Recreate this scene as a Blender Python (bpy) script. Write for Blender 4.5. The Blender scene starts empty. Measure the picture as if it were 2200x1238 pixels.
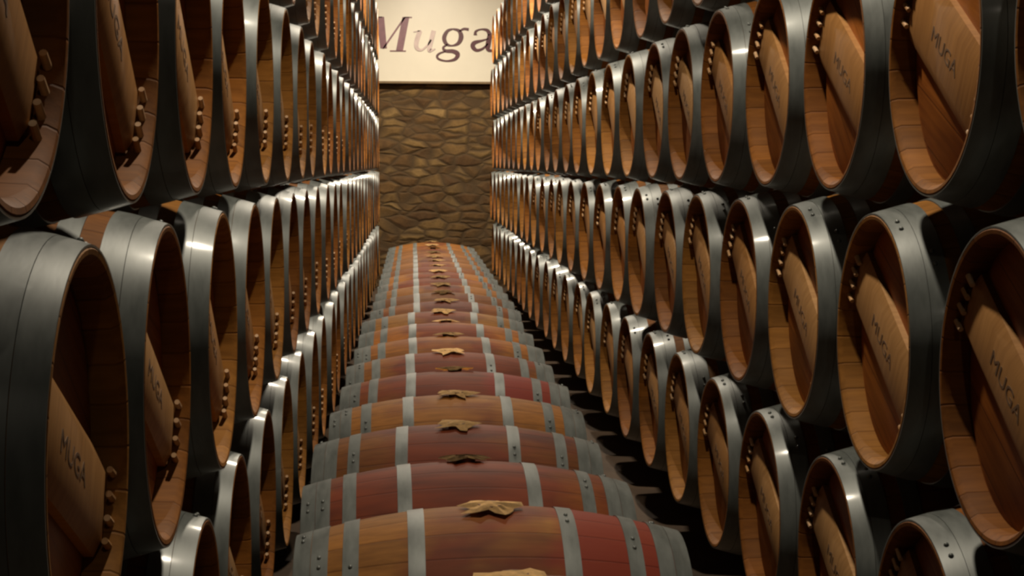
import bpy, bmesh, math, random
from mathutils import Vector, Matrix
random.seed(11)
PI = math.pi
sc = bpy.context.scene
C = sc.collection

# ------------------------------------------------------------------ camera
EYE = 1.566
F, PSI, TH, ROLL = 3496.0, 0.0653, 0.0764, 0.0032
cam = bpy.data.cameras.new('camera'); camo = bpy.data.objects.new('camera', cam); C.objects.link(camo)
cam.sensor_width = 36.0; cam.lens = F / 2200.0 * 36.0; cam.clip_start = 0.05; cam.clip_end = 100
fw = Vector((math.sin(PSI)*math.cos(TH), math.cos(PSI)*math.cos(TH), -math.sin(TH)))
rt = Vector((math.cos(PSI), -math.sin(PSI), 0)); up = rt.cross(fw)
r2 = rt*math.cos(ROLL) + up*math.sin(ROLL); u2 = up*math.cos(ROLL) - rt*math.sin(ROLL)
M = Matrix((( r2.x, u2.x, -fw.x, 0), (r2.y, u2.y, -fw.y, 0), (r2.z, u2.z, -fw.z, EYE), (0, 0, 0, 1)))
camo.matrix_world = M
sc.camera = camo
sc.view_settings.view_transform = 'Standard'; sc.view_settings.look = 'None'
sc.view_settings.gamma = 1.0; sc.view_settings.use_curve_mapping = False
sc.view_settings.exposure = -0.15
sc.cycles.diffuse_bounces = 1
sc.cycles.filter_width = 3.6          # the soft optics of a compact camera

# ------------------------------------------------------------------ world and lights
w = bpy.data.worlds.new('cellar_air'); sc.world = w; w.use_nodes = True
w.node_tree.nodes['Background'].inputs['Color'].default_value = (0.62, 0.55, 0.42, 1)
w.node_tree.nodes['Background'].inputs['Strength'].default_value = 0.008
LAMP_X, LAMP_Z = 0.31, 4.20
LAMPS = [(-1.8, 12), (3.6, 82), (8.2, 108), (13.0, 150), (18.0, 205)]
LCOL = (1.0, 0.87, 0.69)
for y, p in LAMPS:
    l = bpy.data.lights.new('lamp_light', 'AREA'); l.shape = 'DISK'; l.size = 0.12; l.energy = p; l.color = LCOL
    o = bpy.data.objects.new('lamp_light', l); o.location = (LAMP_X, y, LAMP_Z - 0.03); C.objects.link(o)

# ------------------------------------------------------------------ materials
def nm(name):
    m = bpy.data.materials.new(name); m.use_nodes = True
    nt = m.node_tree; b = nt.nodes['Principled BSDF']; return m, nt, b
def node(nt, t, **kw):
    n = nt.nodes.new(t)
    for k, v in kw.items(): setattr(n, k, v)
    return n
def math_n(nt, op, a, b=None, clamp=False):
    n = node(nt, 'ShaderNodeMath', operation=op, use_clamp=clamp)
    for i, v in enumerate((a, b)):
        if v is None: continue
        if isinstance(v, (int, float)): n.inputs[i].default_value = v
        else: nt.links.new(v, n.inputs[i])
    return n.outputs[0]
def mix(nt, f, a, b, bt='MIX'):
    n = node(nt, 'ShaderNodeMix', data_type='RGBA', blend_type=bt)
    for s, v in ((n.inputs[0], f), (n.inputs[6], a), (n.inputs[7], b)):
        if isinstance(v, (int, float)): s.default_value = v
        elif isinstance(v, tuple): s.default_value = (*v, 1) if len(v) == 3 else v
        else: nt.links.new(v, s)
    return n.outputs[2]
def noise(nt, vec, scale, detail=3, rough=.5):
    n = node(nt, 'ShaderNodeTexNoise'); n.inputs['Scale'].default_value = scale
    n.inputs['Detail'].default_value = detail; n.inputs['Roughness'].default_value = rough
    if vec is not None: nt.links.new(vec, n.inputs['Vector'])
    return n.outputs['Fac']
def ramp(nt, f, stops):
    n = node(nt, 'ShaderNodeValToRGB'); cr = n.color_ramp
    while len(cr.elements) < len(stops): cr.elements.new(.5)
    for e, (p, c) in zip(cr.elements, stops): e.position = p; e.color = (*c, 1) if len(c) == 3 else c
    nt.links.new(f, n.inputs[0]); return n.outputs[0]
def vscale(nt, vec, s, off=None):
    n = node(nt, 'ShaderNodeMapping'); nt.links.new(vec, n.inputs[0]); n.inputs['Scale'].default_value = s
    if off is not None:
        cx = node(nt, 'ShaderNodeCombineXYZ')
        for i in range(3): nt.links.new(off, cx.inputs[i])
        nt.links.new(cx.outputs[0], n.inputs['Location'])
    return n.outputs[0]
def bump(nt, b, h, s=.3, d=.01):
    n = node(nt, 'ShaderNodeBump'); n.inputs['Strength'].default_value = s; n.inputs['Distance'].default_value = d
    nt.links.new(h, n.inputs['Height']); nt.links.new(n.outputs[0], b.inputs['Normal'])

def stave_material():
    # staves run along local X; obj.color rgb = wood tint, alpha = how far wine has stained the belly
    m, nt, b = nm('oak_staves')
    tc = node(nt, 'ShaderNodeTexCoord').outputs['Object']; oi = node(nt, 'ShaderNodeObjectInfo')
    sx = node(nt, 'ShaderNodeSeparateXYZ'); nt.links.new(tc, sx.inputs[0])
    ang = math_n(nt, 'ARCTAN2', sx.outputs[2], sx.outputs[1])
    st = math_n(nt, 'MULTIPLY', math_n(nt, 'ADD', ang, PI), 26/(2*PI))
    fl = math_n(nt, 'FLOOR', st); fr = math_n(nt, 'FRACT', st)
    rnd = math_n(nt, 'MULTIPLY', oi.outputs['Random'], 37.0)
    wn = node(nt, 'ShaderNodeTexWhiteNoise', noise_dimensions='2D')
    cx = node(nt, 'ShaderNodeCombineXYZ'); nt.links.new(fl, cx.inputs[0]); nt.links.new(rnd, cx.inputs[1]); nt.links.new(cx.outputs[0], wn.inputs['Vector'])
    grain = noise(nt, vscale(nt, tc, (6, 60, 60), rnd), 1.0, 4, .6)
    base = mix(nt, wn.outputs['Value'], (0.72, 0.72, 0.72), (1.1, 1.1, 1.1))
    base = mix(nt, 1.0, base, (.62, .60, .56), 'MULTIPLY')
    col = mix(nt, 1.0, oi.outputs['Color'], base, 'MULTIPLY')
    col = mix(nt, 1.0, col, ramp(nt, grain, [(.3, (.72, .68, .62)), (.7, (1.12, 1.1, 1.05))]), 'MULTIPLY')
    # wine stain in blotches over the belly, some barrels painted right across it
    ax = math_n(nt, 'ABSOLUTE', sx.outputs[0])
    big = noise(nt, vscale(nt, tc, (2.2, 3, 3), rnd), 1.3, 3, .55)
    band = math_n(nt, 'SUBTRACT', 1.0, math_n(nt, 'MULTIPLY', math_n(nt, 'SUBTRACT', ax, .12), 5.0, True), True)
    amt = math_n(nt, 'ADD', math_n(nt, 'MULTIPLY', band, .30), math_n(nt, 'SUBTRACT', big, .62))
    amt = math_n(nt, 'ADD', amt, math_n(nt, 'MULTIPLY', math_n(nt, 'SUBTRACT', oi.outputs['Alpha'], .5), .55))
    amt = math_n(nt, 'MULTIPLY', amt, 5.0, True)
    wine = ramp(nt, noise(nt, vscale(nt, tc, (3, 14, 14), rnd), 1.0, 2), [(.3, (.065, .014, .011)), (.65, (.17, .032, .013))])
    amt = math_n(nt, 'MULTIPLY', amt, math_n(nt, 'GREATER_THAN', oi.outputs['Alpha'], .02))
    col = mix(nt, math_n(nt, 'MULTIPLY', amt, .85), col, wine)
    # a few barrels carry a red painted band towards one end
    at = node(nt, 'ShaderNodeAttribute', attribute_type='OBJECT', attribute_name='red_end')
    re_ = math_n(nt, 'MULTIPLY', math_n(nt, 'SUBTRACT', math_n(nt, 'ADD', sx.outputs[0], math_n(nt, 'MULTIPLY', big, .16)), .20), 16.0, True)
    col = mix(nt, math_n(nt, 'MULTIPLY', math_n(nt, 'MULTIPLY', re_, at.outputs['Fac']), .9), col, (.19, .024, .014))
    edge = math_n(nt, 'MULTIPLY', math_n(nt, 'MINIMUM', fr, math_n(nt, 'SUBTRACT', 1.0, fr)), 22.0, True)
    col = mix(nt, edge, mix(nt, 1.0, col, (.62, .58, .55), 'MULTIPLY'), col)
    nt.links.new(col, b.inputs['Base Color']); b.inputs['Roughness'].default_value = .66; b.inputs['Specular IOR Level'].default_value = .15
    bump(nt, b, math_n(nt, 'ADD', edge, math_n(nt, 'MULTIPLY', grain, .3)), .4, .002)
    return m
def head_material():
    # heading boards: vertical joints in local Y
    m, nt, b = nm('oak_heading')
    tc = node(nt, 'ShaderNodeTexCoord').outputs['Object']; oi = node(nt, 'ShaderNodeObjectInfo')
    sx = node(nt, 'ShaderNodeSeparateXYZ'); nt.links.new(tc, sx.inputs[0])
    rnd = math_n(nt, 'MULTIPLY', oi.outputs['Random'], 37.0)
    st = math_n(nt, 'MULTIPLY', math_n(nt, 'ADD', sx.outputs[1], .5), 11.0)
    fl = math_n(nt, 'FLOOR', st); fr = math_n(nt, 'FRACT', st)
    wn = node(nt, 'ShaderNodeTexWhiteNoise', noise_dimensions='2D')
    cx = node(nt, 'ShaderNodeCombineXYZ'); nt.links.new(fl, cx.inputs[0]); nt.links.new(rnd, cx.inputs[1]); nt.links.new(cx.outputs[0], wn.inputs['Vector'])
    grain = noise(nt, vscale(nt, tc, (40, 70, 5), rnd), 1.0, 4, .6)
    blot = noise(nt, vscale(nt, tc, (3, 4, 3), rnd), 1.5, 3)
    col = ramp(nt, grain, [(.25, (.25, .074, .009)), (.75, (.49, .178, .027))])
    col = mix(nt, 1.0, col, mix(nt, wn.outputs['Value'], (.78, .76, .72), (1.15, 1.12, 1.1)), 'MULTIPLY')
    col = mix(nt, 1.0, col, mix(nt, oi.outputs['Random'], (.85, .78, .7), (1.12, 1.1, 1.15)), 'MULTIPLY')
    col = mix(nt, 1.0, col, ramp(nt, blot, [(.35, (.7, .62, .58)), (.6, (1.05, 1.05, 1.05))]), 'MULTIPLY')
    edge = math_n(nt, 'MULTIPLY', math_n(nt, 'MINIMUM', fr, math_n(nt, 'SUBTRACT', 1.0, fr)), 30.0, True)
    col = mix(nt, edge, mix(nt, 1.0, col, (.45, .4, .38), 'MULTIPLY'), col)
    nt.links.new(col, b.inputs['Base Color']); b.inputs['Roughness'].default_value = .5; b.inputs['Specular IOR Level'].default_value = .3
    bump(nt, b, math_n(nt, 'ADD', edge, math_n(nt, 'MULTIPLY', grain, .3)), .3, .001)
    return m
def plain_wood(name, c1, c2, sc3, rough=.55):
    m, nt, b = nm(name)
    tc = node(nt, 'ShaderNodeTexCoord').outputs['Object']; oi = node(nt, 'ShaderNodeObjectInfo')
    rnd = math_n(nt, 'MULTIPLY', oi.outputs['Random'], 37.0)
    g = noise(nt, vscale(nt, tc, sc3, rnd), 1.0, 4, .6)
    col = ramp(nt, g, [(.3, c1), (.7, c2)])
    col = mix(nt, 1.0, col, mix(nt, oi.outputs['Random'], (.85, .70, .50), (1.1, 1.13, 1.25)), 'MULTIPLY')
    nt.links.new(col, b.inputs['Base Color']); b.inputs['Roughness'].default_value = rough
    bump(nt, b, g, .25, .001)
    return m
def hoop_material():
    m, nt, b = nm('galvanised_hoop')
    tc = node(nt, 'ShaderNodeTexCoord').outputs['Object']; oi = node(nt, 'ShaderNodeObjectInfo')
    rnd = math_n(nt, 'MULTIPLY', oi.outputs['Random'], 37.0)
    g = noise(nt, vscale(nt, tc, (30, 9, 9), rnd), 1.0, 3, .6)
    nt.links.new(ramp(nt, g, [(.3, (.10, .112, .105)), (.7, (.165, .18, .17))]), b.inputs['Base Color'])
    b.inputs['Metallic'].default_value = .22
    r = node(nt, 'ShaderNodeMapRange'); nt.links.new(g, r.inputs[0]); r.inputs[3].default_value = .36; r.inputs[4].default_value = .56
    nt.links.new(r.outputs[0], b.inputs['Roughness'])
    b.inputs['Coat Weight'].default_value = .2; b.inputs['Coat Roughness'].default_value = .13
    bump(nt, b, g, .12, .002)
    return m
def stone_material():
    m, nt, b = nm('rough_stone_wall')
    tc = node(nt, 'ShaderNodeTexCoord').outputs['Object']
    warp = node(nt, 'ShaderNodeTexNoise'); warp.inputs['Scale'].default_value = 2.5; nt.links.new(tc, warp.inputs['Vector'])
    vm = node(nt, 'ShaderNodeVectorMath', operation='MULTIPLY_ADD')
    nt.links.new(warp.outputs['Color'], vm.inputs[0]); vm.inputs[1].default_value = (.14, .14, .14); nt.links.new(tc, vm.inputs[2])
    mp = node(nt, 'ShaderNodeMapping'); nt.links.new(vm.outputs[0], mp.inputs[0]); mp.inputs['Scale'].default_value = (3.6, 1.0, 8.6)
    v1 = node(nt, 'ShaderNodeTexVoronoi', feature='F1'); v1.inputs['Scale'].default_value = 1.0; v1.inputs['Randomness'].default_value = .75; nt.links.new(mp.outputs[0], v1.inputs['Vector'])
    v2 = node(nt, 'ShaderNodeTexVoronoi', feature='DISTANCE_TO_EDGE'); v2.inputs['Scale'].default_value = 1.0; v2.inputs['Randomness'].default_value = .75; nt.links.new(mp.outputs[0], v2.inputs['Vector'])
    sp = node(nt, 'ShaderNodeSeparateColor'); nt.links.new(v1.outputs['Color'], sp.inputs[0])
    col = ramp(nt, sp.outputs[0], [(0, (.12, .062, .020)), (.5, (.20, .112, .036)), (.85, (.25, .155, .052)), (1, (.36, .235, .09))])
    n1 = noise(nt, tc, 9, 4, .65)
    col = mix(nt, 1.0, col, ramp(nt, n1, [(.3, (.62, .6, .58)), (.7, (1.2, 1.2, 1.15))]), 'MULTIPLY')
    jt = math_n(nt, 'MULTIPLY', v2.outputs['Distance'], 5.0, True)
    col = mix(nt, jt, (.10, .062, .025), col)
    col = mix(nt, 1.0, col, (.80, .76, .74), 'MULTIPLY')
    nt.links.new(col, b.inputs['Base Color']); b.inputs['Roughness'].default_value = .9
    h = math_n(nt, 'ADD', jt, math_n(nt, 'MULTIPLY', n1, .6)); bump(nt, b, h, .55, .03)
    return m
def simple(name, col, rough=.8, nscale=6, var=.2, metallic=0):
    m, nt, b = nm(name)
    tc = node(nt, 'ShaderNodeTexCoord').outputs['Object']
    g = noise(nt, tc, nscale, 4, .6)
    lo = tuple(c*(1-var) for c in col); hi = tuple(min(1, c*(1+var)) for c in col)
    nt.links.new(ramp(nt, g, [(.3, lo), (.7, hi)]), b.inputs['Base Color'])
    b.inputs['Roughness'].default_value = rough; b.inputs['Metallic'].default_value = metallic
    bump(nt, b, g, .2, .004)
    return m
MS = stave_material(); MH = head_material(); MHOOP = hoop_material()
MBAR = plain_wood('pine_crossbar', (.36, .185, .058), (.50, .275, .098), (5, 5, 80))
MPEG = plain_wood('peg_wood', (.50, .30, .14), (.66, .44, .24), (30, 30, 30))
MSTAMP = simple('branded_mark', (.15, .08, .035), .8, 30)
MCLOTH = simple('burlap_scrap', (.66, .40, .16), .9, 40, .3)
MBUNG = simple('stained_bung', (.16, .07, .04), .8, 20)
MBEAM = simple('old_timber', (.045, .030, .020), .85, 12, .3)
MSTONE = stone_material()
MDARK = simple('dark_masonry', (.035, .028, .020), .9, 5, .3)
MFLOOR = simple('cellar_floor', (.072, .044, .025), .9, 4, .3)
MCEIL = simple('ceiling_plaster', (.20, .16, .11), .9, 3, .2)
MSIGN = simple('cream_sign_board', (.80, .74, .60), .38, 2, .04)
MFRAME = simple('sign_frame', (.20, .13, .06), .6, 10)
MINK = simple('maroon_lettering', (.085, .018, .026), .45, 8, .15)
MINK2 = simple('glare_maroon_lettering', (.22, .10, .12), .45, 8, .2)  # lighter maroon for the M: lamp glare painted into its colour
MINK3 = simple('glare_mauve_lettering', (.60, .47, .43), .45, 8, .15)  # the u, washed out by lamp reflection that is put into the ink colour

# ------------------------------------------------------------------ mesh helpers
def new_mesh(name, bm, mat, smooth=True):
    me = bpy.data.meshes.new(name)
    bmesh.ops.recalc_face_normals(bm, faces=bm.faces[:])
    bm.to_mesh(me); bm.free()
    if smooth:
        me.polygons.foreach_set('use_smooth', [True]*len(me.polygons))
        me.set_sharp_from_angle(angle=math.radians(38))
    me.materials.append(mat); return me
def link(name, me, parent=None):
    o = bpy.data.objects.new(name, me); C.objects.link(o)
    if parent: o.parent = parent
    return o
def revolve(bm, prof, seg=56, closed=False):
    rings = []
    for x, r in prof:
        rings.append([bm.verts.new((x, r*math.cos(2*PI*i/seg), r*math.sin(2*PI*i/seg))) for i in range(seg)])
    n = len(rings)
    for k in range(n if closed else n-1):
        a, b_ = rings[k], rings[(k+1) % n]
        for i in range(seg):
            j = (i+1) % seg; bm.faces.new((a[i], a[j], b_[j], b_[i]))
    return rings
def add_box(bm, c, s, rot=None, bev=0):
    r = bmesh.ops.create_cube(bm, size=1.0); vs = r['verts']
    for v in vs:
        p = Vector((v.co.x*s[0], v.co.y*s[1], v.co.z*s[2]))
        if rot is not None: p = rot @ p
        v.co = p + Vector(c)
    if bev:
        es = list({e for v in vs for e in v.link_edges})
        bmesh.ops.bevel(bm, geom=es, offset=bev, segments=2, affect='EDGES', profile=.6)
def add_cyl(bm, p0, p1, r0, r1=None, seg=10):
    r1 = r0 if r1 is None else r1
    p0 = Vector(p0); p1 = Vector(p1); d = (p1-p0); q = d.to_track_quat('Z', 'Y').to_matrix()
    a = [bm.verts.new(p0 + q @ Vector((r0*math.cos(t*2*PI/seg), r0*math.sin(t*2*PI/seg), 0))) for t in range(seg)]
    b_ = [bm.verts.new(p1 + q @ Vector((r1*math.cos(t*2*PI/seg), r1*math.sin(t*2*PI/seg), 0))) for t in range(seg)]
    for i in range(seg):
        j = (i+1) % seg; bm.faces.new((a[i], a[j], b_[j], b_[i]))
    bm.faces.new(a[::-1]); bm.faces.new(b_)

# ------------------------------------------------------------------ the barrel
HL, RB, RH = .475, .3465, .2755        # half length, belly radius, end radius
def rad(x): return RB - (RB-RH)*(abs(x)/HL)**2.0
REC = .053                            # how deep the head sits behind the chime
def body_mesh():
    bm = bmesh.new()
    prof = [(-HL+REC, .2545), (-HL+.012, .2565), (-HL+.001, .2655), (-HL, .2725), (-HL+.004, rad(HL-.004))]
    N = 18
    for i in range(1, N): x = -HL + 2*HL*i/N; prof.append((x, rad(x)))
    prof += [(HL-.004, rad(HL-.004)), (HL, .2725), (HL-.001, .2655), (HL-.012, .2565), (HL-REC, .2545)]
    rings = revolve(bm, prof, 78)
    bm.faces.new(rings[0]); bm.faces.new(rings[-1])
    return new_mesh('staves', bm, MS)
def head_mesh(side):
    bm = bmesh.new(); x = side*(HL-REC+.0005)
    rings = revolve(bm, [(x, .2545), (x+side*.001, .2445), (x+side*.004, .239)] , 56)
    bm.faces.new(rings[-1])
    bm.faces.new(rings[0])
    return new_mesh('head', bm, MH)
def hoop_mesh(x0, x1, ang):
    bm = bmesh.new(); t = .0028
    n = 3; outer = [(x0+(x1-x0)*i/n, rad(x0+(x1-x0)*i/n)+t) for i in range(n+1)]
    inner = [(x, r-t-.0006) for x, r in outer][::-1]
    revolve(bm, outer+inner, 72, closed=True)
    for k in (-1, 1):                 # rivets and the overlapping tail of the band
        xm = (x0+x1)/2; a = ang + k*.055
        r = rad(xm)+t
        bmesh.ops.create_uvsphere(bm, u_segments=8, v_segments=5, radius=.0055,
            matrix=Matrix.Translation((xm, r*math.cos(a), r*math.sin(a))))
    return new_mesh('hoop', bm, MHOOP)
HOOPS = [(.001, .0415), (.0425, .083), (.118, .156), (.272, .312)]
hoop_front = [hoop_mesh(-HL+a, -HL+b_, 1.9+.35*i) for i, (a, b_) in enumerate(HOOPS)]
hoop_back = [hoop_mesh(HL-b_, HL-a, 1.2+.35*i) for i, (a, b_) in enumerate(HOOPS)]
BAR_T = .024
def bar_mesh():
    # lies along local Z, across the front head (faces -X)
    # wide chamfers along both long edges
    bm = bmesh.new(); x0 = -HL+REC-.004; h = .071; t = BAR_T; ch = .024; zl = .236
    sec = [(x0, -h), (x0-t+.010, -h), (x0-t, -h+ch), (x0-t, h-ch), (x0-t+.010, h), (x0, h)]
    rings = []
    for z, k in ((-zl, .93), (-zl+.006, 1), (zl-.006, 1), (zl, .93)):
        rings.append([bm.verts.new((x0+(x-x0)*k, y*(.985 if k < 1 else 1), z)) for x, y in sec])
    for a, b_ in zip(rings, rings[1:]):
        for i in range(6):
            j = (i+1) % 6; bm.faces.new((a[i], a[j], b_[j], b_[i]))
    bm.faces.new(rings[0]); bm.faces.new(rings[-1])
    return new_mesh('crossbar', bm, MBAR)
def peg_mesh(end, k):
    bm = bmesh.new(); y = (-.052, -.0175, .0175, .052)[k]; z1 = math.sqrt(.2555**2-y*y)*end; z0 = z1-.028*end
    x = -HL+REC-.004-BAR_T-.006
    add_cyl(bm, (x, y, z0), (x, y*1.02, z1), .0050, .0058, 9)
    return new_mesh('peg', bm, MPEG)
def text_mesh(body, size, ext, mat):
    cu = bpy.data.curves.new('t', 'FONT'); cu.body = body; cu.size = size; cu.extrude = ext
    cu.align_x = 'CENTER'; cu.align_y = 'CENTER'; cu.resolution_u = 4
    o = bpy.data.objects.new('t', cu); C.objects.link(o)
    bpy.context.view_layer.update()
    me = bpy.data.meshes.new_from_object(o.evaluated_get(bpy.context.evaluated_depsgraph_get()))
    bpy.data.objects.remove(o); me.materials.clear(); me.materials.append(mat)
    return me
def stamp_mesh():
    me = text_mesh('MUGA', .044, .0004, MSTAMP)
    x = -HL+REC-.004-BAR_T-.0004
    # writing reads along the bar: text +x -> local -Z ; text +y -> local -Y ; normal -> -X
    for v in me.vertices:
        tx, ty, tz = v.co; v.co = (x-tz, -ty, -tx*1.35)
    me.name = 'stamp'; return me
def bung_mesh():
    bm = bmesh.new(); add_cyl(bm, (0, 0, RB-.012), (0, 0, RB+.016), .027, .031, 20)
    return new_mesh('bung', bm, MBUNG)
def cloth_mesh(seed):
    rg = random.Random(seed); bm = bmesh.new(); n = 22; rings = []
    c = bm.verts.new((0, 0, RB+.021))
    phase = rg.random()*6
    for k in range(1, 5):
        f = k/4; ring = []
        for i in range(n):
            a = 2*PI*i/n; rr = f*(.050*(1+.30*abs(math.cos(a))) * (1 + (.26*math.sin(5*a+phase)+.12*math.sin(9*a) + rg.uniform(-.12, .12))*f))
            z = RB + .020 - .014*f*f + f*f*.006*math.sin(3*a+phase) + rg.uniform(-.002, .002)*f
            y = rr*math.sin(a); z = max(z, math.sqrt(RB**2-y*y)+.006)
            ring.append(bm.verts.new((rr*math.cos(a)*1.05, y, z)))
        rings.append(ring)
    for i in range(n): bm.faces.new((c, rings[0][i], rings[0][(i+1) % n]))
    for k in range(3):
        for i in range(n):
            j = (i+1) % n; bm.faces.new((rings[k][i], rings[k+1][i], rings[k+1][j], rings[k][j]))
    r = bmesh.ops.solidify(bm, geom=bm.faces[:], thickness=.004)
    return new_mesh('bung_cloth', bm, MCLOTH)
ME = dict(body=body_mesh(), head_f=head_mesh(-1), head_b=head_mesh(1), bar=bar_mesh(), stamp=stamp_mesh(), bung=bung_mesh())
PEGS = [peg_mesh(e, k) for e in (1, -1) for k in range(4)]
CLOTHS = [cloth_mesh(s) for s in range(6)]

def barrel_root(loc, rotz, label, group):
    r = bpy.data.objects.new('wine_barrel', None); r.empty_display_size = .2; C.objects.link(r)
    r.location = loc; r.rotation_euler = (0, 0, rotz)
    r['label'] = label; r['category'] = 'barrel'; r['group'] = group
    return r
def part(proto, root, roll, color=None):
    o = proto.copy(); C.objects.link(o); o.parent = root
    o.location = (0, 0, RB); o.rotation_euler = (roll, 0, 0)
    if color: o.color = color
    return o
def proto(name, me):
    return bpy.data.objects.new(name, me)
P_BODY = proto('staves', ME['body']); P_HF = proto('head', ME['head_f']); P_HB = proto('head', ME['head_b'])
P_BAR = proto('crossbar', ME['bar']); P_ST = proto('stamp', ME['stamp']); P_BU = proto('bung', ME['bung'])
P_HOOPF = [proto('hoop', m) for m in hoop_front]; P_HOOPB = [proto('hoop', m) for m in hoop_back]
P_PEG = [proto('peg', m) for m in PEGS]; P_CL = [proto('bung_cloth', m) for m in CLOTHS]

WORDS = ['first', 'second', 'third', 'fourth', 'fifth', 'sixth', 'seventh', 'eighth', 'ninth', 'tenth', 'eleventh', 'twelfth',
         'thirteenth', 'fourteenth', 'fifteenth', 'sixteenth', 'seventeenth', 'eighteenth', 'nineteenth', 'twentieth',
         'twenty-first', 'twenty-second', 'twenty-third', 'twenty-fourth', 'twenty-fifth', 'twenty-sixth', 'twenty-seventh']
S = .715
TIER = {1: 'bottom', 2: 'second', 3: 'third', 4: 'fourth', 5: 'top'}
Z = {1: EYE-.981, 2: EYE-.3835, 3: EYE+.217, 4: EYE+.819, 5: EYE+1.420}
BX = 1.0065
AX, AK = .4212, .0066
WOODS = [(.46, .185, .034), (.40, .155, .028), (.52, .235, .05), (.36, .135, .026)]
def rack_barrel(side, tier, nth, y, label, group):
    rg = random.Random((7 if side == 'R' else 3)*100000 + tier*9000 + round(y*100))
    if side == 'R':
        x = BX + HL; rz = 0.0
    else:
        x = -(AX - AK*y) - HL; rz = PI
    jit = rg.uniform(-.006, .006)
    root = barrel_root((x+jit, y, Z[tier]-RB), rz, label, group)
    # crossbar runs from upper left to lower right as one faces the head
    tilt = math.radians(TILTS.get((side, tier, nth), 33 + rg.uniform(-6, 6)))
    roll = (PI/2 - tilt) * BAR_SIGN
    wood = rg.choice(WOODS)
    part(P_BODY, root, roll, (*wood, 0.0))
    part(P_HF, root, rg.uniform(-.2, .2) + roll, None)
    part(P_BAR, root, roll).scale = (1, WIDE.get((side, tier, nth), rg.uniform(.92, 1.1)), 1)
    for h in P_HOOPF: part(h, root, rg.uniform(-.3, .3))
    if y < 13:
        for p in P_PEG: part(p, root, roll)
    if y < 7:
        part(P_ST, root, roll)
        for h in P_HOOPB: part(h, root, rg.uniform(-.3, .3))
BAR_SIGN = -1
TILTS = {('R', 3, 1): 30, ('R', 2, 1): 31, ('R', 2, 0): 33, ('R', 3, 2): 29, ('R', 3, 3): 37, ('L', 2, 0): 27, ('L', 2, 1): 29, ('L', 3, 1): 39, ('L', 3, 0): 36}
WIDE = {('R', 3, 1): 1.2, ('R', 3, 2): 1.15}
YR, YL = 2.741, 2.110
# (side, tier, first y)
rows = [('R', 1, YR+.5*S), ('R', 2, YR), ('R', 3, YR-.5*S), ('R', 4, YR+4*S), ('R', 5, YR+11.5*S),
        ('L', 1, YL+.5*S), ('L', 2, YL), ('L', 3, YL-.5*S), ('L', 4, YL+5*S), ('L', 5, YL+13.5*S)]
for side, tier, y0 in rows:
    yend = 19.4 if side == 'R' else 18.6
    sd = 'right-hand' if side == 'R' else 'left-hand'
    n = 0; y = y0
    while y < yend:
        lab = 'oak wine barrel in the %s row of the %s stack, %s from the camera' % (TIER[tier], sd, WORDS[n])
        rack_barrel(side, tier, n, y, lab, 'barrels in the %s row of the %s stack' % (TIER[tier], sd))
        y += S; n += 1

# ------------------------------------------------------------------ the row of barrels down the middle of the aisle
# y, x centre, height offset, tint, stain, bung roll, description
mid = [(3.22, .215, .035, (.50, .24, .065), .55, .03, 'wine-stained'),
       (3.95, .205, .026, (.55, .27, .075), .42, .05, 'tan, red-ended'),
       (4.69, .175, .002, (.42, .15, .04), 1.0, -.12, 'maroon stained'),
       (5.39, .170, .000, (.40, .17, .05), .80, .08, 'dark brown stained'),
       (6.09, .190, .000, (.58, .27, .07), .30, .02, 'plain tan'),
       (6.79, .205, .000, (.50, .18, .045), .95, -.16, 'red stained'),
       (7.49, .200, .000, (.46, .20, .05), .85, .04, 'red-bellied brown'),
       (8.19, .215, .000, (.55, .24, .06), .45, -.1, 'orange-tan'),
       (8.89, .220, .000, (.58, .24, .06), .50, -.2, 'ragged-clothed orange'),
       (9.59, .215, .000, (.58, .30, .09), .4, .1, 'light tan')]
k = len(mid)
rg = random.Random(5)
while k < 22:
    mid.append((3.22+.72+.015+.70*(k-1)+.04, .22+.003*k, 0, rg.choice([(.58, .27, .075), (.50, .23, .06), (.45, .18, .05)]),
                rg.choice([.25, .4, .75, .5]), rg.uniform(-.15, .1), 'oak')); k += 1
for i, (y, x, dz, tint, stain, roll, desc) in enumerate(mid):
    lab = '%s wine barrel lying in the middle aisle row, %s from the camera' % (desc, WORDS[i-1])
    if i == 0: lab = 'nearest barrel of the middle aisle row, only its bung cloth above the bottom edge'
    yaw = (0, .012, .022, -.012, .006, -.018, .015)[i] if i < 7 else rg.uniform(-.02, .02)
    root = barrel_root((x, y, dz), yaw, lab, 'barrels in the low row down the middle of the aisle')
    part(P_BODY, root, roll, (tint[0]*.80, tint[1]*.72, tint[2]*.60, stain))['red_end'] = 1.0 if i in (1, 5) else 0.0
    part(P_HF, root, 1.2); part(P_HB, root, 1.2)
    for h in P_HOOPF + P_HOOPB: part(h, root, rg.uniform(-.5, .5))
    part(P_BU, root, roll)
    part(P_CL[i % 6], root, roll)

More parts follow.
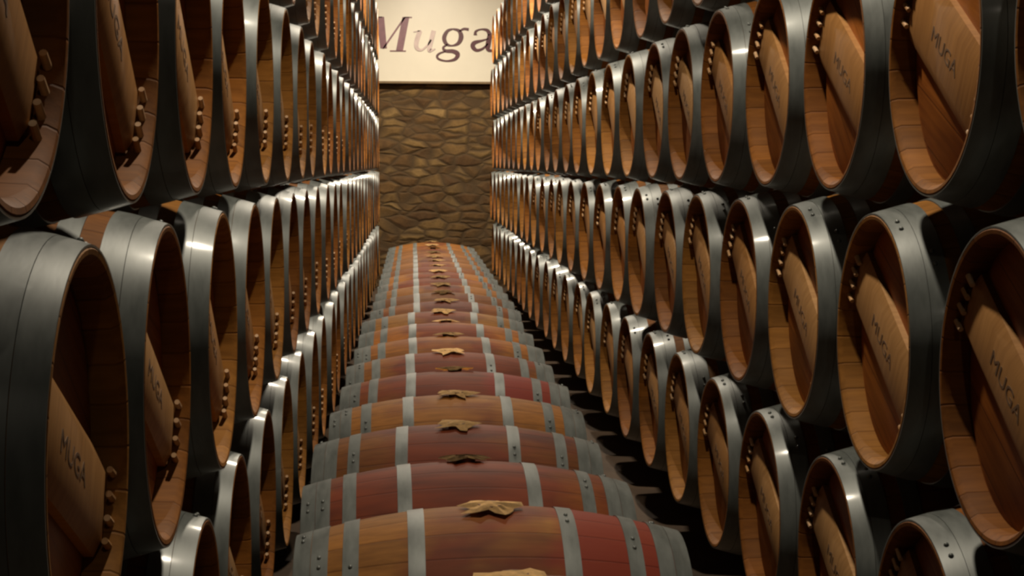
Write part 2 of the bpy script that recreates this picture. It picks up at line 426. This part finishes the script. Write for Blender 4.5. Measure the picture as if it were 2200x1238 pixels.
# ------------------------------------------------------------------ timber beams under the stacks
def tag(o, label=None, cat=None, group=None, kind=None):
    if label: o['label'] = label
    if cat: o['category'] = cat
    if group: o['group'] = group
    if kind: o['kind'] = kind
    return o
def beam(x, y0, y1, label, dx=0):
    bm = bmesh.new(); h = Z[1]-RB-.0006
    add_box(bm, (0, (y0+y1)/2, h/2), (.10, y1-y0, h), bev=.006)
    for v in bm.verts: v.co.x += x + dx*(v.co.y)
    o = link('support_beam', new_mesh('support_beam', bm, MBEAM, False)); tag(o, label, 'beam')
beam(BX+HL-.09, 2.7, 19.6, 'dark timber beam under the right-hand stack, on the aisle side')
beam(BX+HL+.09, 2.7, 19.6, 'dark timber beam under the right-hand stack, on the wall side')
beam(-AX-HL+.09, 1.9, 18.9, 'dark timber beam under the left-hand stack, on the aisle side', AK)
beam(-AX-HL-.09, 1.9, 18.9, 'dark timber beam under the left-hand stack, on the wall side', AK)

# ------------------------------------------------------------------ room shell
def slab(name, lo, hi, mat):
    bm = bmesh.new(); c = [(a+b_)/2 for a, b_ in zip(lo, hi)]; s = [b_-a for a, b_ in zip(lo, hi)]
    add_box(bm, (0, 0, 0), s)
    o = link(name, new_mesh(name, bm, mat, False)); o.location = c; o['kind'] = 'structure'; return o
WY = 20.5; CZ = 4.41
slab('floor', (-1.7, -5, -.1), (2.35, WY+.2, 0), MFLOOR)
slab('ceiling', (-1.7, -5, CZ), (2.35, WY+.2, CZ+.1), MCEIL)
slab('wall_left', (-1.9, -5, -.1), (-1.7, WY+.2, CZ+.1), MDARK)
slab('wall_right', (2.35, -5, -.1), (2.55, WY+.2, CZ+.1), MDARK)
slab('wall_near', (-1.9, -5.2, -.1), (2.55, -5, CZ+.1), MDARK)
# back wall: a stone face with real relief
bm = bmesh.new(); nx, nz = 90, 90
from mathutils import noise as mn
vs = []
for i in range(nx+1):
    row = []
    for j in range(nz+1):
        x = -1.7 + 4.05*i/nx; z = CZ*j/nz
        d = mn.noise(Vector((x*3.1, 0, z*7)))*.022 + mn.noise(Vector((x*9, 2, z*14)))*.008
        row.append(bm.verts.new((x, -.03-d, z)))
    vs.append(row)
for i in range(nx):
    for j in range(nz): bm.faces.new((vs[i][j], vs[i+1][j], vs[i+1][j+1], vs[i][j+1]))
back = [bm.verts.new((x, .2, z)) for x, z in ((-1.7, 0), (2.35, 0), (2.35, CZ), (-1.7, CZ))]
bm.faces.new(back)
o = link('wall_back', new_mesh('wall_back', bm, MSTONE)); o.location = (0, WY, 0); o['kind'] = 'structure'

# ------------------------------------------------------------------ the sign on the back wall
SY = WY-.12
sgn = bpy.data.objects.new('wall_sign', None); C.objects.link(sgn); sgn.location = (.43, SY, 2.58)
tag(sgn, 'cream board with large maroon lettering hung high on the stone wall', 'sign')
SX0, SX1, SZ0, SZ1 = -.92, .92, 0, 1.15
bm = bmesh.new(); add_box(bm, (0, .012, (SZ0+SZ1)/2), (SX1-SX0, .024, SZ1-SZ0), bev=.003)
link('board', new_mesh('board', bm, MSIGN, False), sgn)
for c, s in (((0, .005, SZ0-.014), (SX1-SX0+.05, .05, .028)), ((0, .005, SZ1+.014), (SX1-SX0+.05, .05, .028)),
             ((SX0-.012, .005, (SZ0+SZ1)/2), (.026, .05, SZ1-SZ0)), ((SX1+.012, .005, (SZ0+SZ1)/2), (.026, .05, SZ1-SZ0))):
    bm = bmesh.new(); add_box(bm, c, s, bev=.004); link('frame', new_mesh('frame', bm, MFRAME, False), sgn)
# lettering drawn as broad-nib strokes; unit = one x-height-ish pixel of the artwork
def spline(pts, n=10):
    out = []
    P = [pts[0]] + list(pts) + [pts[-1]]
    for i in range(1, len(P)-2):
        p0, p1, p2, p3 = P[i-1:i+3]
        for t in range(n):
            t /= n; out.append(tuple(.5*((2*b_)+(-a+c)*t+(2*a-5*b_+4*c-d)*t*t+(-a+3*b_-3*c+d)*t**3) for a, b_, c, d in zip(p0, p1, p2, p3)))
    out.append(tuple(pts[-1])); return out
K = 1/1062.0       # artwork unit to metres
def letter(strokes, mat):
    bm = bmesh.new()
    for st in strokes:
        pts = spline(st['p']) if st.get('c', True) else st['p']
        L, R = [], []
        for i, (x, y, w_) in enumerate(pts):
            a = pts[max(i-1, 0)]; b_ = pts[min(i+1, len(pts)-1)]
            dx, dy = b_[0]-a[0], b_[1]-a[1]; l = math.hypot(dx, dy) or 1
            nx_, ny_ = -dy/l, dx/l
            if st.get('h'): nx_, ny_ = 1, 0     # stems are cut level
            L.append((x+nx_*w_/2, y+ny_*w_/2)); R.append((x-nx_*w_/2, y-ny_*w_/2))
        def V(p, d): return bm.verts.new(((p[0]-ART_X)*K, d, (ART_Y-p[1])*K))
        f = [(V(a, -.006), V(b_, -.006), V(a, .002), V(b_, .002)) for a, b_ in zip(L, R)]
        for a, b_ in zip(f, f[1:]):
            bm.faces.new((a[0], a[1], b_[1], b_[0])); bm.faces.new((a[2], b_[2], b_[3], a[3]))
            bm.faces.new((a[0], b_[0], b_[2], a[2])); bm.faces.new((a[1], a[3], b_[3], b_[1]))
        for e in (f[0], f[-1]): bm.faces.new((e[0], e[2], e[3], e[1]))
    o = link('letter', new_mesh('letter', bm, mat, False), sgn); o.location = (0, -.004, 0); return o
ART_X, ART_Y = 1010.0, 1085.0      # artwork point above the middle of the board's lower edge
letter([dict(p=[(165, 252, 26), (80, 686, 26)], c=False, h=True), dict(p=[(20, 688, 14), (160, 688, 14)], c=False),
        dict(p=[(110, 250, 14), (250, 250, 14)], c=False),
        dict(p=[(225, 246, 100), (268, 655, 84)], c=False, h=True), dict(p=[(262, 660, 26), (545, 250, 30)], c=False, h=True)], MINK2)
letter([dict(p=[(560, 246, 92), (475, 686, 92)], c=False, h=True), dict(p=[(350, 689, 14), (560, 689, 14)], c=False),
        dict(p=[(540, 250, 14), (640, 250, 14)], c=False)], MINK2)
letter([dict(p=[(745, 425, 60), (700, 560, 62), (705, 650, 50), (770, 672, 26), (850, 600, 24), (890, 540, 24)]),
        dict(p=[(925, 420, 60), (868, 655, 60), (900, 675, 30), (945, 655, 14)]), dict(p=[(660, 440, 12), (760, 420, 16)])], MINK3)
letter([dict(p=[(1175, 396, 20), (1105, 425, 40), (1062, 510, 56), (1090, 590, 44), (1165, 614, 20), (1250, 580, 46), (1285, 495, 64), (1255, 420, 44), (1175, 396, 20)]),
        dict(p=[(1262, 425, 22), (1320, 395, 30), (1385, 402, 36)]),
        dict(p=[(1105, 600, 18), (1050, 640, 30), (1080, 682, 40), (1180, 688, 52), (1240, 725, 60), (1205, 790, 40), (1100, 815, 22), (1000, 795, 26), (968, 755, 30), (1005, 715, 24), (1080, 690, 18)])], MINK)
letter([dict(p=[(1472, 475, 46), (1480, 425, 30), (1550, 398, 20), (1630, 412, 44), (1665, 470, 60)]),
        dict(p=[(1665, 465, 60), (1640, 600, 66), (1640, 660, 50), (1690, 675, 30), (1740, 640, 14)]),
        dict(p=[(1645, 520, 14), (1560, 545, 26), (1460, 575, 52), (1440, 625, 60), (1490, 672, 40), (1570, 650, 28), (1640, 585, 20)])], MINK)

# ------------------------------------------------------------------ lamps on the ceiling (above the frame)
for i, (y, p) in enumerate(LAMPS):
    r = bpy.data.objects.new('ceiling_lamp', None); C.objects.link(r); r.location = (LAMP_X, y, CZ)
    tag(r, 'round metal ceiling lamp above the aisle, %s from the near wall' % WORDS[i], 'lamp', 'lamps along the ceiling')
    bm = bmesh.new(); pr = [(0, .03), (0, .03)]
    add_cyl(bm, (0, 0, -.10), (0, 0, 0), .02); add_cyl(bm, (0, 0, -.165), (0, 0, -.10), .165, .05, 28)
    link('lamp_shade', new_mesh('lamp_shade', bm, MBEAM), r)
